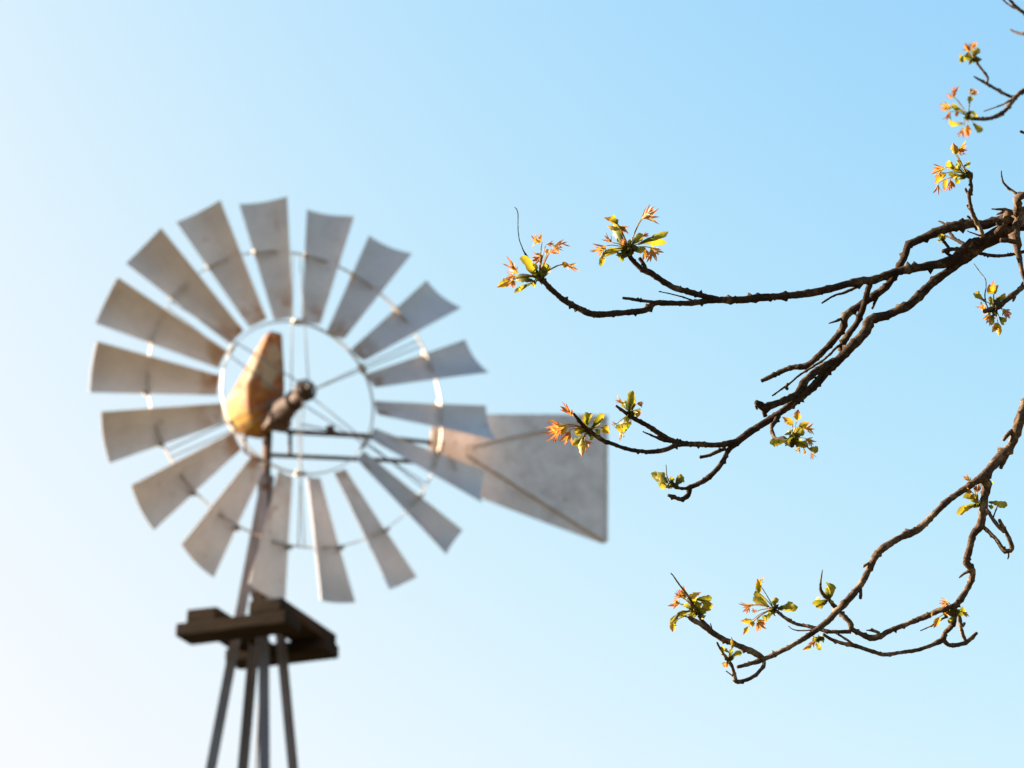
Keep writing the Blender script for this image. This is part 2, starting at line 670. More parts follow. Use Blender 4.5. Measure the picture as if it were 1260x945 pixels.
def build_tail():
    ty = radians(13)
    T = Vector((cos(ty), sin(ty), 0))
    TN = Vector((sin(ty), -cos(ty), 0))           # towards the viewer
    p0 = MAST + TN * .0

    def Q(px, py, off=0.0):
        return W(on_plane(px, py, p0, TN) + TN * off)
    # tail bone: two bars, spacer and stay
    bars = [((352, 531), (462, 537), .012, .02), ((462, 537), (545, 546), .010, .016), ((332, 560), (555, 570), .011, .016)]
    for a, b, wz, wy in bars:
        g = Geo()
        a, b = Q(*a), Q(*b)
        d = (b - a).normalized()
        u = TN.cross(d).normalized()
        g.prism(a, b, [(-wz, -wy), (wz, -wy), (wz, wy), (-wz, wy)], u, TN)
        g.build('tail_bone', RUST_LIGHT, windmill)
    g = Geo()
    g.rod(Q(357, 531), Q(357, 562), .014, 8)
    g.build('tail_spacer', RUSTY, windmill, True)
    g = Geo()
    g.rod(Q(402, 530, .02), Q(410, 529, .02), .03, 10)
    g.build('spring_eye', RUST_LIGHT, windmill, True)
    g = Geo()
    g.rod(Q(370, 522), Q(470, 543), .006, 6)
    g.build('tail_stay', ROD, windmill, True)
    # vane sheet (upper, middle, lower panels folded along the ribs)
    out = [(532, 523), (602, 509.5), (675, 509.5), (748, 511), (748.5, 590), (748, 666), (742, 669), (668, 642), (596, 614.5), (557, 580), (526, 549)]
    pts = [Q(x, y) for x, y in out]

    def slab(name, px, off, th, mat=VANE):
        g = Geo()
        a = [Q(x, y, off) for x, y in px]
        b = [Q(x, y, off - th) for x, y in px]
        n = len(px)
        g.add(a + b, [tuple(range(n)), tuple(range(2 * n - 1, n - 1, -1))] + [(i, n + i, n + (i + 1) % n, (i + 1) % n) for i in range(n)])
        return g.build(name, mat, windmill)
    vane = slab('tail_vane', out, 0, .004)

    def rib(a, b, w, d):
        g = Geo()
        a, b = Q(*a), Q(*b)
        dr = (b - a).normalized()
        u = TN.cross(dr).normalized()
        g.prism(a, b, [(-w, .0015), (w, .0015), (w * .6, d), (-w * .6, d)], u, TN)
        o = g.build('vane_rib', VANE, None)
        o.parent = vane
        return o
    rib((578, 549), (746, 513), .011, .022)
    rib((577, 561), (744, 666), .011, .026)
    rib((746, 514), (746, 664), .010, .014)
    rib((578, 549), (577, 562), .020, .02)
    g = Geo()
    g.box(Q(534, 543, .012), T * .022, TN * .010, ZED * .075)
    o = g.build('vane_hinge', RIM, None)
    o.parent = vane
    for px, py in ((560, 545), (606, 541), (660, 527), (640, 600), (700, 640), (600, 575), (552, 562)):
        b = Geo()
        b.ball(Q(px, py, .008), .006)
        o = b.build('rivet', RUSTY, None, True)
        o.parent = vane


build_tail()


def build_tower():
    TH0 = radians(25)
    ZA = 8.02

    def leg_at(k, z):
        r = (ZA - z) * .139 + .03
        a = TH0 + k * pi / 2
        return Vector((r * cos(a), r * sin(a), z))
    for k in range(4):
        a = TH0 + k * pi / 2
        g = Geo()
        lo, hi = leg_at(k, -.15), leg_at(k, 8.0)
        fa = a + radians(23)
        u = -Vector((cos(fa + pi / 4), sin(fa + pi / 4), 0))
        v = -Vector((cos(fa - pi / 4), sin(fa - pi / 4), 0))
        L, t = .072, .009
        g.prism(lo, hi, [(0, 0), (L, 0), (L, t), (t, t), (t, L), (0, L)], u, v)
        g.build('tower_leg', LEGM, windmill)
    for z in (5.0, 3.7, 2.4, 1.1):
        for k in range(4):
            a, b = leg_at(k, z), leg_at((k + 1) % 4, z)
            g = Geo()
            d = (b - a).normalized()
            g.prism(a, b, [(0, 0), (.04, 0), (.04, .006), (.006, .006), (.006, .04), (0, .04)], ZED, d.cross(ZED))
            g.build('girt', LEGM, windmill)
    zs = (5.0, 3.7, 2.4, 1.1)
    for z0, z1 in zip(zs, zs[1:]):
        for k in range(4):
            g = Geo()
            g.rod(leg_at(k, z0), leg_at((k + 1) % 4, z1), .006, 6)
            g.build('brace_rod', ROD, windmill, True)
    g = Geo()
    g.rod((0.02, .03, 0), (0.02, .03, 7.6), .007, 8)
    g.build('pump_rod', RUSTY, windmill, True)
    # tower head bracket above the platform
    g = Geo()
    g.box((0, 0, 7.12), (.07, 0, 0), (0, .07, 0), (0, 0, .035))
    g.build('tower_head', LEGM, windmill, False, .008)
    # platform: two lower boards, two upper boards crossing them
    zp = 6.74
    pr = radians(-21)
    e1 = Vector((cos(pr), sin(pr), 0))
    e2 = Vector((-sin(pr), cos(pr), 0))
    off = Vector((.03, -.04, 0))

    def board(name, c1, c2, l1, l2, z, th, tilt=0.0):
        g = Geo()
        g.box((0, 0, 0), (l1, 0, 0) if l1 > l2 else (l2, 0, 0), (0, l2, 0) if l1 > l2 else (0, l1, 0), (0, 0, th))
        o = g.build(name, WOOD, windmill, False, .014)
        o.location = off + e1 * c1 + e2 * c2 + Vector((0, 0, z))
        o.rotation_euler = (tilt, 0, pr if l1 > l2 else pr + pi / 2)
        return o
    board('platform_board', -.02, -.33, .42, .115, zp, .046)
    board('platform_board', .0, .31, .39, .115, zp, .046)
    board('platform_board', -.255, 0, .115, .43, zp + .094, .046, .02)
    board('platform_board', .235, 0, .125, .44, zp + .094, .046)
    # upright plank stub on the platform
    g = Geo()
    g.box((0, 0, 0), (.045, 0, 0), (0, .02, 0), (0, 0, .12))
    o = g.build('platform_post', WOOD, windmill, False, .008)
    o.location = off + e1 * .02 + e2 * -.13 + Vector((0, 0, zp + .2))
    o.rotation_euler = (0, .1, pr)


build_tower()

# ------------------------------------------------------------------ tree
tree = bpy.data.objects.new('oak_tree', None)
COL.objects.link(tree)
TREE = Vector((2.35, 3.05, 0))
tree.location = TREE
tree['label'] = 'spring oak tree with knotty brown branches sprouting small yellow-green and orange-red leaf clusters'
tree['category'] = 'tree'

SAMPLES = []          # (px, py, depth) of everything built, to hang later pieces on


def depth_near(px, py):
    best, bd = 1e9, FOCUS
    for x, y, d in SAMPLES:
        q = (x - px) ** 2 + (y - py) ** 2
        if q < best:
            best, bd = q, d
    return bd


def catmull(p0, p1, p2, p3, t):
    return tuple(.5 * (2 * b + (c - a) * t + (2 * a - 5 * b + 4 * c - d) * t * t + (3 * b - a - 3 * c + d) * t ** 3)
                 for a, b, c, d in zip(p0, p1, p2, p3))


def tube_mesh(name, path, sides=10, rough=.10, seed=0, knots=True):
    """path: list of (Vector, radius) in world space, already dense"""
    rnd = random.Random(seed)
    n = len(path)
    vs, fs = [], []
    t_prev = None
    u = None
    knot = 1.0
    next_knot = rnd.uniform(4, 9)
    since = 0
    acc = 0.0
    for i, (p, r) in enumerate(path):
        a = path[max(i - 1, 0)][0]
        b = path[min(i + 1, n - 1)][0]
        t = (b - a).normalized()
        if u is None:
            u = t.orthogonal().normalized()
        else:
            u = (u - t * u.dot(t)).normalized()
        w = t.cross(u)
        if i:
            acc += (p - path[i - 1][0]).length
        k = 1 + rough * .9 * noise.noise(p * 110 + Vector((seed, 0, 0)))
        if knots:
            if acc > next_knot * r:
                acc = 0
                next_knot = rnd.uniform(3, 9)
                since = 2
                kdir = rnd.uniform(0, 2 * pi)
            if since:
                since -= 1
        for s in range(sides):
            th = 2 * pi * s / sides
            kk = k + rough * 1.2 * noise.noise(p * 330 + Vector((cos(th) * 2.2, sin(th) * 2.2, seed * 1.3)))
            if knots and since:
                kk += .10 + .22 * max(0, cos(th - kdir))
            if rough > .1 and rnd.random() < .022:
                kk += rnd.uniform(.3, 1.0)
            vs.append(p + (u * cos(th) + w * sin(th)) * (r * kk))
    for i in range(n - 1):
        for s in range(sides):
            j = (s + 1) % sides
            fs.append((i * sides + s, i * sides + j, (i + 1) * sides + j, (i + 1) * sides + s))
    k = len(vs)
    vs.append(path[0][0])
    vs.append(path[-1][0] + (path[-1][0] - path[-2][0]).normalized() * path[-1][1] * .4)
    for s in range(sides):
        j = (s + 1) % sides
        fs.append((k, j, s))
        fs.append((k + 1, (n - 1) * sides + s, (n - 1) * sides + j))
    return vs, fs


COUNT = [0]


def branch(pts, r0=None, r1=None, d0=None, d1=None, name='branch', parent=None, step=2.2, wander=.012, sides=10, rough=.17, knots=True):
    """pts: (px, py[, r px]) in 1260-wide picture pixels; radii in px; depths in metres"""
    COUNT[0] += 1
    seed = COUNT[0] * 3.71
    if d0 is None:
        d0 = depth_near(pts[0][0], pts[0][1])
    if d1 is None:
        d1 = d0
    if len(pts[0]) == 2:
        m = len(pts) - 1
        pts = [(p[0], p[1], r0 + (r1 - r0) * i / m) for i, p in enumerate(pts)]
    L = [0.0]
    for a, b in zip(pts, pts[1:]):
        L.append(L[-1] + math.hypot(b[0] - a[0], b[1] - a[1]))
    q = [(*p, d0 + (d1 - d0) * l / L[-1]) for p, l in zip(pts, L)]
    q = [q[0]] + q + [q[-1]]
    path = []
    for i in range(1, len(q) - 2):
        ln = math.hypot(q[i + 1][0] - q[i][0], q[i + 1][1] - q[i][1])
        st = max(step, min(6, q[i][2] * .5))
        m = max(1, int(ln / st))
        for k in range(m):
            path.append(catmull(q[i - 1], q[i], q[i + 1], q[i + 2], k / m))
    path.append(q[-1])
    out = []
    for i, (x, y, r, d) in enumerate(path):
        f = min(1, i / 6, )
        dd = d + wander * f * noise.noise(Vector((x * .02, y * .02, seed)))
        SAMPLES.append((x, y, dd))
        jx = .35 * noise.noise(Vector((i * .35, seed, 0)))
        jy = .35 * noise.noise(Vector((i * .35, seed, 9)))
        out.append((at(x + jx, y + jy, dd) - TREE, max(r * .80, .35) * dd / FPX))
    vs, fs = tube_mesh(name, out, sides, rough, seed, knots)
    o = link(name, mesh_from(name, vs, fs), BARK, parent or tree)
    # scattered buds and bud scars
    return o


def twig(pts, r0, r1, parent=None, d1=None, **kw):
    kw.setdefault('knots', r0 > 1.6)
    kw.setdefault('sides', 7)
    return branch(pts, r0, r1, None, d1, 'twig', parent, 1.8, **kw)


def world_limb(name, pts, parent=None, seed=1, sides=12, step=.03):
    """pts: (x, y, z, r) world"""
    q = [pts[0]] + list(pts) + [pts[-1]]
    out = []
    for i in range(1, len(q) - 2):
        ln = (Vector(q[i + 1][:3]) - Vector(q[i][:3])).length
        m = max(2, int(ln / step))
        for k in range(m):
            c = catmull(q[i - 1], q[i], q[i + 1], q[i + 2], k / m)
            out.append((Vector(c[:3]) - TREE, c[3]))
    out.append((Vector(q[-1][:3]) - TREE, q[-1][3]))
    vs, fs = tube_mesh(name, out, sides, .08, seed, False)
    return link(name, mesh_from(name, vs, fs), BARK, parent or tree)


# trunk and limbs standing out of frame on the right
NODE = at(1300, 292, 2.68)
world_limb('trunk', [(2.35, 3.05, -.1, .20), (2.34, 3.05, .25, .15), (2.38, 3.03, 1.0, .13), (2.33, 3.06, 1.9, .115), (2.37, 3.1, 2.9, .095), (2.42, 3.2, 3.9, .07), (2.36, 3.3, 4.9, .045), (2.45, 3.35, 5.8, .015)], seed=3, sides=20)
world_limb('limb', [(2.34, 3.06, 1.95, .06), (1.95, 2.92, 2.35, .05), (1.45, 2.70, 2.72, .038), (1.05, 2.55, 2.83, .028), (NODE.x + .12, NODE.y + .03, NODE.z - .01, .018), (NODE.x, NODE.y, NODE.z, .0125)], seed=5)
UPN = at(1400, 60, 3.8)
world_limb('limb', [(2.37, 3.1, 2.75, .055), (2.05, 3.15, 3.15, .045), (1.6, 3.25, 3.55, .03), (UPN.x + .15, UPN.y, UPN.z, .018), (UPN.x, UPN.y, UPN.z, .008)], seed=6)
for i, (z0, dx, dy, dz) in enumerate(((3.2, 1.3, .5, 1.2), (3.6, .3, 1.6, 1.1), (2.6, 1.2, -.8, .9), (4.2, -.2, -.9, 1.1), (4.4, .8, .6, 1.2), (3.0, .4, -1.5, .8))):
    a = Vector((2.38, 3.1, z0))
    b = a + Vector((dx, dy, dz))
    m1 = a.lerp(b, .35) + Vector((0, 0, .08))
    m2 = a.lerp(b, .7) + Vector((.04, -.06, .05))
    lb = world_limb('limb', [(*a, .05), (*m1, .035), (*m2, .02), (*b, .006)], seed=20 + i)
    for k in range(4):
        c = m1.lerp(b, .15 + k * .22)
        e = c + Vector((random.uniform(-.4, .4) + .15, random.uniform(-.4, .4), random.uniform(.1, .5)))
        mm = c.lerp(e, .5) + Vector((.03, .03, -.04))
        world_limb('twig', [(*c, .011), (*mm, .007), (*e, .003)], lb, 40 + i * 5 + k, 7)


def Z(ox, oy, s, pts):
    return [(ox + p[0] / s, oy + p[1] / s, *p[2:]) for p in pts]


# --- upper bough and the arching pair below it
b1 = branch([(1300, 292, 13), (1275, 278, 12), (1262, 272, 11), (1245, 281, 11), (1226, 288.6, 10.5), (1207, 299, 10), (1191, 305, 9.5), (1172, 320, 8), (1144, 327, 7),
             (1104, 334, 6.5), (1077, 344, 6.6), (1058, 346, 6.2), (1022, 355, 5.6), (995, 361, 5.6), (972, 363.5, 5.6), (934, 366.5, 6), (907.6, 369.5, 5.8), (881, 369.5, 5),
             (848.6, 373, 4.3), (820, 373, 4.2), (806, 373, 4.6), (798, 379, 4.8), (790, 382.4, 4.9), (764, 385, 4.6), (731.4, 387, 5), (714, 380.5, 4.7), (695, 370, 4.4), (682, 359.5, 4.3), (668.6, 346, 4.3), (662, 339, 4.2)],
            d0=2.68, d1=2.56)
branch([(663, 341, 3.8), (659, 334, 3.4), (652, 321, 2.2), (644, 308, 1.0), (638, 289, .75), (637, 261, .6), (633, 255, .4)], name='twig', parent=b1, sides=7, knots=False)
twig([(806, 372), (790, 370), (766, 366.5)], 2.8, 2.3, b1)
twig([(853, 370), (835, 364), (810.5, 358.6)], 1.5, .8, b1)
twig([(1060, 351), (1039, 360), (1026, 364), (1011, 373)], 2.6, 1.3, b1)
b1b = branch([(884, 369, 4.6), (868, 364.8, 4.3), (845, 358.5, 4.6), (829, 354, 4.5), (806, 339.5, 4.5), (800, 335, 5), (792.4, 333, 4.2), (783, 325, 3.8), (775.5, 316, 3.7), (773.3, 307, 3.8)], d1=2.60)
twig([(796, 334), (792, 325), (786.7, 317.6)], 3.2, 2.6, b1b)
b2 = branch([(1258, 266, 9), (1237, 269.5, 8), (1222, 273, 7.5), (1210, 277, 7.5), (1195, 275, 7.5), (1172, 279, 7.2), (1157, 284, 7), (1138, 292, 6.2), (1119, 301, 6.2), (1113, 315, 5.6), (1104, 334, 5.4), (1092, 351, 5.3),
             (1077, 363, 6.5), (1058, 376, 5.4), (1041, 388.6, 6.4), (1037, 404, 5.2), (1022, 423, 5), (1003, 442, 4.6), (991, 450.5, 5), (984, 451, 4.4), (972, 453, 3.9), (955, 460, 3.8), (937, 469, 3.3)], d0=2.66, d1=2.70)
twig([(1041, 389), (1031, 394), (1019.7, 398)], 3.2, .8, b2)
twig([(1080, 363), (1077, 371), (1073, 380)], 2.8, 1.8, b2)
twig([(1195, 273), (1193, 268), (1190, 266)], 2.2, 1.6, b2)
b3 = branch([(1230, 290, 10), (1210, 300, 9), (1197, 311, 8.5), (1183, 322, 6.8), (1165, 335, 6.8), (1149.5, 346, 6.8), (1134, 361, 7.4), (1122, 373, 7.2), (1110, 379.5, 6.8), (1092, 387.6, 7), (1070.5, 394, 8), (1065, 408, 7.6), (1049, 425.6, 7.6),
             (1032, 442.5, 7.4), (1019.7, 454, 6.5), (1007, 470, 5.8), (986, 489, 5.2), (954, 512, 5.4), (926.6, 529, 5.6), (904, 546, 5.6), (897, 553, 4.2), (886.7, 572, 3.9), (869.5, 589.5, 3.9), (853, 598, 3.4), (848, 600, 4.4),
             (848, 606, 3.6), (845, 611, 3.8), (837, 614, 3.4), (822, 609.5, 2.4)], d1=2.60)
twig([(852, 599), (843, 601), (830, 600)], 2.8, 2.2, b3)
b3b = branch([(1026, 444, 5.5), (1007, 455, 5.6), (997, 463, 5.6), (990, 470, 6.8), (984, 480, 5.6), (977, 487, 5), (960, 495, 5.4), (946, 499.5, 6), (941, 502, 6.6), (936, 498, 5), (930, 495, 4)], d1=2.57)
twig([(942, 502), (940, 507), (942, 512)], 4.6, 3, b3b)
twig([(934, 496), (930, 500), (932, 504)], 2.2, 1.2, b3b)
b3c = branch([(1070, 350, 4.6), (1067, 360, 4.4), (1062, 379, 4.6), (1054, 398, 4.6), (1045, 410, 4.4), (1038.7, 420, 5.4), (1035, 432, 5)], d1=2.66)
twig([(1037, 424), (1030, 427), (1015, 441.5), (994, 455), (983.7, 461.6), (970, 473, ), (950, 487)], 2.2, 1.4, b3c)
twig([(970, 472), (967, 477), (970, 479)], 2.6, 1.6, b3c)
twig([(1016, 452), (1005, 466), (990, 482), (975, 495), (960, 506)], 2.6, 2.2, b3, d1=2.59)
b4 = branch([(908, 543, 5.2), (884.8, 547.5, 4.3), (860, 546.7, 4.1), (842, 546, 4.4), (833, 546, 4.8), (827, 550, 3.9), (816, 554, 3.6), (797, 556, 3.4), (774, 553, 3.2), (755, 546.7, 3), (740, 541, 3.4), (726.7, 531.4, 3.3), (717, 523, 2.9), (705.7, 508.6, 1.9)], d1=2.55)
b4b = branch([(836, 545, 4.6), (827, 542, 4.4), (812, 534, 4), (797, 524, 3.7), (782, 516, 3.6), (772, 509.5, 3), (764, 504, 2.4), (758, 499, 1.8)], d1=2.58)
twig([(826, 543), (815, 541), (805, 537), (791, 531)], 3.8, .9, b4b)
twig([(893, 552), (880, 557), (870, 561), (861, 562.5)], 3.2, 2.3, b3)
b5 = branch([(958, 511, 4), (954, 519, 3.4), (949.5, 526, 3), (953, 539, 3.2), (958, 541, 3.6), (964, 539, 3.6), (969, 545, 3.8), (975, 547, 4)], d1=2.56)
# --- upper right spurs round the node
BARK = BARK_YOUNG
b7 = branch([(1262, 275, 7), (1254, 268, 6.5), (1251, 260, 5.6), (1253, 251, 6), (1251, 246, 4.8), (1255, 241, 6.2), (1261, 240, 5)], d0=2.65, d1=2.60)
twig([(1253, 240), (1241, 231.4), (1234, 223), (1232, 210)], 2.6, .9, b7)
branch([(1290, 262, 7), (1270, 258, 6.5), (1255, 260, 6.5), (1247, 264, 7)], d0=2.66, d1=2.64, name='branch')
twig([(1252, 264), (1238, 258.5), (1231, 257.5), (1220, 257)], 4, 1, b7)
twig([(1236, 260), (1229, 263), (1226, 264)], 2.4, 1.2, b7)
branch([(1243, 262, 4), (1239, 266, 4.6), (1237, 274, 5), (1232, 281, 5), (1225, 287, 4)], d0=2.62, d1=2.63)
twig([(1232, 277), (1227, 275), (1226, 273)], 3, 2, b7)
b7c = branch([(1255, 272, 8), (1248.6, 281, 6), (1251, 286, 5.5), (1249.5, 291, 7), (1251.5, 299, 7), (1252, 307, 5), (1255, 320, 3.8), (1258, 335, 3.4), (1264, 352, 3.2)], d0=2.63, d1=2.60)
twig([(1251, 299), (1241, 296), (1231, 295.5)], 4.6, 3.6, b7c)
b7d = branch([(1208.6, 292, 4), (1208, 286, 3.4), (1205.5, 281, 3), (1201, 271, 3.4), (1196.5, 262, 3.2), (1193.5, 249, 2.8), (1192.4, 240, 3.4), (1195, 231, 3), (1194, 222, 2.7), (1195, 214.6, 2.8), (1190, 211.5, 2.6)], d0=2.64, d1=2.60)
twig([(1193, 239), (1189.5, 236), (1188, 232)], 3, 1.8, b7d)
twig([(1195, 258), (1192, 256), (1190, 252)], 2.6, 1.4, b7d)
twig([(1206, 290), (1197, 287), (1190, 284)], 1.4, .8, b7d)
BARK = BARK_OLD
twig([(1193, 303), (1178, 296), (1170, 288), (1163, 276), (1155, 272)], 3.2, 1.2, b1, d1=2.72)
twig([(1186, 301), (1172, 294), (1162, 289.5)], 1.8, 1.2, b1, d1=2.71)
twig([(1190, 307), (1173, 306.5), (1164, 307.5), (1161, 309)], 3.4, 2.8, b1, d1=2.60)
twig([(1168, 307), (1165, 302), (1160.5, 296), (1158, 290)], 2.6, 2.2, b1)
twig([(1172, 316), (1166, 312), (1163, 309)], 2.6, 2, b1)
twig([(1197, 309), (1210, 312.5), (1222, 314.5), (1239, 314), (1262, 309), (1290, 300)], 2.8, 2.6, b1)
BARK = BARK_YOUNG
b8 = branch([(1315, 318, 7), (1285, 333, 5.4), (1262, 350, 4.2), (1249, 361, 4.2), (1246, 363, 4.8), (1235, 372, 3.8), (1229, 377, 4.6), (1225, 379, 4), (1211, 383, 3.4)], d0=2.68, d1=2.60)
twig([(1249, 362), (1248, 368), (1246, 371)], 2.6, 1.4, b8)
twig([(1216, 380), (1212, 368), (1213, 345.7), (1206, 335), (1198, 324)], 1.2, .5, b8)
# --- lower bough: younger, paler wood
BARK = BARK_YOUNG
b6 = branch([(1305, 300, 11), (1302, 360, 10), (1292, 420, 9), (1275, 470, 8.4), (1260, 503, 8), (1253, 522, 8.4), (1250, 534, 7), (1243, 550, 7), (1232, 561, 7.6), (1217, 578, 7.4), (1210, 586, 7.4), (1191, 599, 5.2), (1165.6, 617, 5), (1148, 634, 5),
             (1135, 647, 5.4), (1126, 653.5, 6), (1104, 663.5, 5.3), (1082.5, 678, 6.2), (1073, 693, 5.4), (1060.5, 717, 5.2), (1041, 741, 5.8), (1030, 752, 4.7), (1016.5, 766, 4.4), (990.5, 784.8, 4), (967.6, 798, 3.8), (939, 811.4, 3.8), (922, 817, 3), (907, 821, 2.6)],
            d0=2.68, d1=2.58)
twig([(1246, 530), (1240, 535), (1234.5, 541.5)], 4, 2.8, b6)
twig([(1240, 560), (1235, 569), (1231, 576.5)], 3, 2.8, b6)
twig([(1074, 692), (1067, 694), (1062, 697.5)], 2.8, 1.8, b6)
twig([(1058, 721), (1059, 729), (1059, 737)], 3.2, 2.4, b6)
b6a = branch([(941, 812, 4.2), (936, 808, 4.6), (922, 800, 4.6), (899, 790.5, 4.6), (882, 782, 4.6), (867, 771, 4.2), (853, 763, 4), (847.6, 759, 3)], d1=2.56)
twig([(851, 761), (845, 759), (838, 757.5)], 1.6, .7, b6a)
twig([(878, 780), (872, 773), (864.8, 765.7), (860, 757)], 4, 3.4, b6a)
twig([(876, 777), (875, 771), (874, 767)], 1.4, .8, b6a)
twig([(856, 752), (849, 737), (838, 722), (825.5, 705)], 2.4, .8, b6a, d1=2.54)
b6b = branch([(940, 811, 3), (940, 818, 2.8), (937, 823, 2.9), (928, 832, 3), (914, 838, 2.8), (906, 838.5, 3.2), (904, 831, 2.8), (900, 818, 2.6), (891, 805.7, 2.2), (882, 790.5, 1.4)], d1=2.53)
twig([(907, 838), (904, 838), (902, 837)], 2.6, 2, b6b)
twig([(903, 833), (898, 829), (893.5, 825.5)], 1.3, .8, b6b)
b6d = branch([(1209, 586, 7), (1214, 596, 6.8), (1212, 610, 6.2), (1209, 631, 6.2), (1206, 647.6, 6.6), (1198, 657, 5.4), (1192, 678, 5.2), (1189, 692, 5.6), (1194, 698, 5.6), (1196.7, 706, 5.2), (1190, 725, 4.8), (1176, 745, 5), (1173, 747, 5.4),
              (1159.7, 749.5, 4.4), (1138.7, 758.5, 4.2), (1117.8, 767, 4), (1093, 777, 4.2), (1083, 783, 4.6), (1070.6, 784.7, 4.4), (1055, 777.7, 3.9), (1047.5, 773, 4.2), (1046, 766, 4), (1030.5, 750.6, 3.4), (1021, 739, 3), (1012, 730, 2.8), (1009.5, 721, 1.8), (1012, 701, .7)], d1=2.63)
twig([(1192, 703), (1186, 706), (1180, 711)], 3, 1.2, b6d)
twig([(1082, 779), (1076, 776.5), (1072, 774)], 2.8, 2, b6d)
twig([(1079, 778), (1071, 776), (1066, 775.5)], 1.8, .9, b6d)
twig([(1047, 777), (1033, 777.5), (1020, 777), (1009.5, 774.5), (994, 770.5), (979, 767.5), (965.7, 760), (956, 752)], 3.4, 2.6, b6d, d1=2.66)
twig([(1003, 775), (985, 776), (975, 774), (970, 770)], 1.3, .5, b6d)
b6e = branch([(1174, 748, 4.6), (1173.5, 766, 3.8), (1163, 778.6, 3.8), (1159.7, 787, 4.8), (1145.7, 794, 3.2), (1128, 800, 3), (1107, 803, 3), (1088, 805.6, 3.1), (1072, 801, 3), (1053, 795, 3.2), (1038, 791.5, 2.9), (1023, 786.7, 2.7), (1013, 780, 2)], d1=2.62)
branch([(1160, 786, 4.4), (1164, 791, 3.6), (1170, 794, 3.4), (1186, 791.7, 3.5), (1194.6, 785.6, 3.3), (1202, 779, 2.6)], d1=2.68)
twig([(1187.5, 788), (1183, 775), (1181.5, 764.6), (1178, 752)], 3, 3.2, b6e)
twig([(1184, 771), (1186, 768), (1187, 766)], 2.6, 1.6, b6e)
twig([(1049.7, 793), (1040, 786), (1030, 779.5)], 2, 1.8, b6e)
b6f = branch([(1206, 646, 4), (1213, 651, 3.2), (1226, 664, 3.1), (1234, 676, 3.6), (1240, 678, 3.4), (1245.5, 675, 3.4), (1240, 659, 3), (1233, 646.5, 2.8), (1229.6, 639, 2.2)], d1=2.60)
twig([(1235, 654), (1228, 647), (1221.5, 638), (1214, 627)], 3, 3, b6f)
twig([(1222, 637), (1225, 629), (1228, 621)], 1.3, .8, b6f)
twig([(1241, 678), (1241, 684), (1240, 688)], 1.4, 1, b6f)
twig([(1166, 758), (1157, 763), (1146, 770), (1132.6, 776)], 2, .8, b6d)
# --- out-of-focus twigs farther back, upper right
b9 = branch([(1400, 60, 6), (1340, 78, 5), (1290, 100, 4.2), (1262, 111, 3.8), (1250, 119, 3.6), (1237, 136, 3.4), (1226, 143, 3.2), (1211.7, 146.5, 2.8), (1193, 145.5, 2.6)], d0=3.8, d1=3.65, wander=.03)
b9b = branch([(1262, 110, 2.8), (1247, 119, 2.4), (1230, 112, 2.2), (1214, 103, 2.4), (1198, 94, 1)], d0=3.76, d1=3.72, wander=.03)
twig([(1214, 102), (1215, 95), (1207, 84), (1200, 75)], 2.2, 1.8, b9b)
twig([(1246, 122), (1230, 130), (1210, 137)], 1.8, .7, b9)
b10 = branch([(1400, 62, 6), (1330, 45, 4), (1285, 32, 3.4), (1262, 17, 3), (1250, 8, 2.6), (1238, -6, 2), (1228, -22, 1)], d0=3.8, d1=3.65, wander=.03)
twig([(1253, 11), (1248, 10), (1240, 5), (1232, -3), (1226, -12)], 1.8, 1, b10)
branch([(1400, 62, 4), (1330, 50, 3), (1285, 44, 2.6), (1262, 42, 2.3), (1250, 40, 1.8), (1243, 36, 1)], d0=3.8, d1=3.9, wander=.03)
twig([(1290, 150), (1266, 163), (1256, 162)], 2.2, 1.8, b10, d1=2.62)


# ------------------------------------------------------------------ leaves
def strip(vs, fs, al, base, d, w, nrm, length, width, curl, side_bend, segs=7, a0=0.0, a1=1.0, tipw=.0, spatula=True, toothed=0.0, rnd=random):
    """one leaf blade as a folded strip: midrib + both margins"""
    k = len(vs)
    p = base.copy()
    dd, nn, ww = d.copy(), nrm.copy(), w.copy()
    sl = length / segs
    for i in range(segs + 1):
        t = i / segs
        if spatula:
            prof = (.30 + .70 * min(1, t / .62) ** 1.2) * (1 if t < .68 else max(tipw, math.sqrt(max(0, 1 - ((t - .68) / .32) ** 2))))
        else:
            prof = max(tipw, sin(pi * min(1, t ** .75)) ** .9)
        hw = width * .5 * prof
        j1 = 1 + toothed * (rnd.random() - .4)
        j2 = 1 + toothed * (rnd.random() - .4)
        vs += [p - ww * hw * j1 + nn * hw * .55, p.copy(), p + ww * hw * j2 + nn * hw * .55]
        al += [a0 + (a1 - a0) * t] * 3
        m = Matrix.Rotation(curl / segs * (.4 + 1.2 * t), 3, ww) @ Matrix.Rotation(side_bend / segs, 3, nn)
        dd, nn = (m @ dd).normalized(), (m @ nn).normalized()
        ww = dd.cross(nn).normalized()
        p = p + dd * sl
    for i in range(segs):
        a = k + 3 * i
        fs += [(a, a + 1, a + 4, a + 3), (a + 1, a + 2, a + 5, a + 4)]


def petiole(vs, fs, al, a, b, r):
    k = len(vs)
    n = 5
    mid = a.lerp(b, .5) + Vector((0, 0, (b - a).length * .08))
    pts = [a, a.lerp(mid, .5) + (mid - a.lerp(b, .5)) * .4, mid, mid.lerp(b, .5) + (mid - a.lerp(b, .5)) * .4, b]
    for i, p in enumerate(pts):
        t = (pts[min(i + 1, 4)] - pts[max(i - 1, 0)]).normalized()
        u = t.orthogonal().normalized()
        w = t.cross(u)
        rr = r * (1 - .35 * i / 4)
        for s in range(n):
            vs.append(p + (u * cos(2 * pi * s / n) + w * sin(2 * pi * s / n)) * rr)
            al.append(.25)
    for i in range(4):
        for s in range(n):
            j = (s + 1) % n
            fs.append((k + i * n + s, k + i * n + j, k + (i + 1) * n + j, k + (i + 1) * n + s))


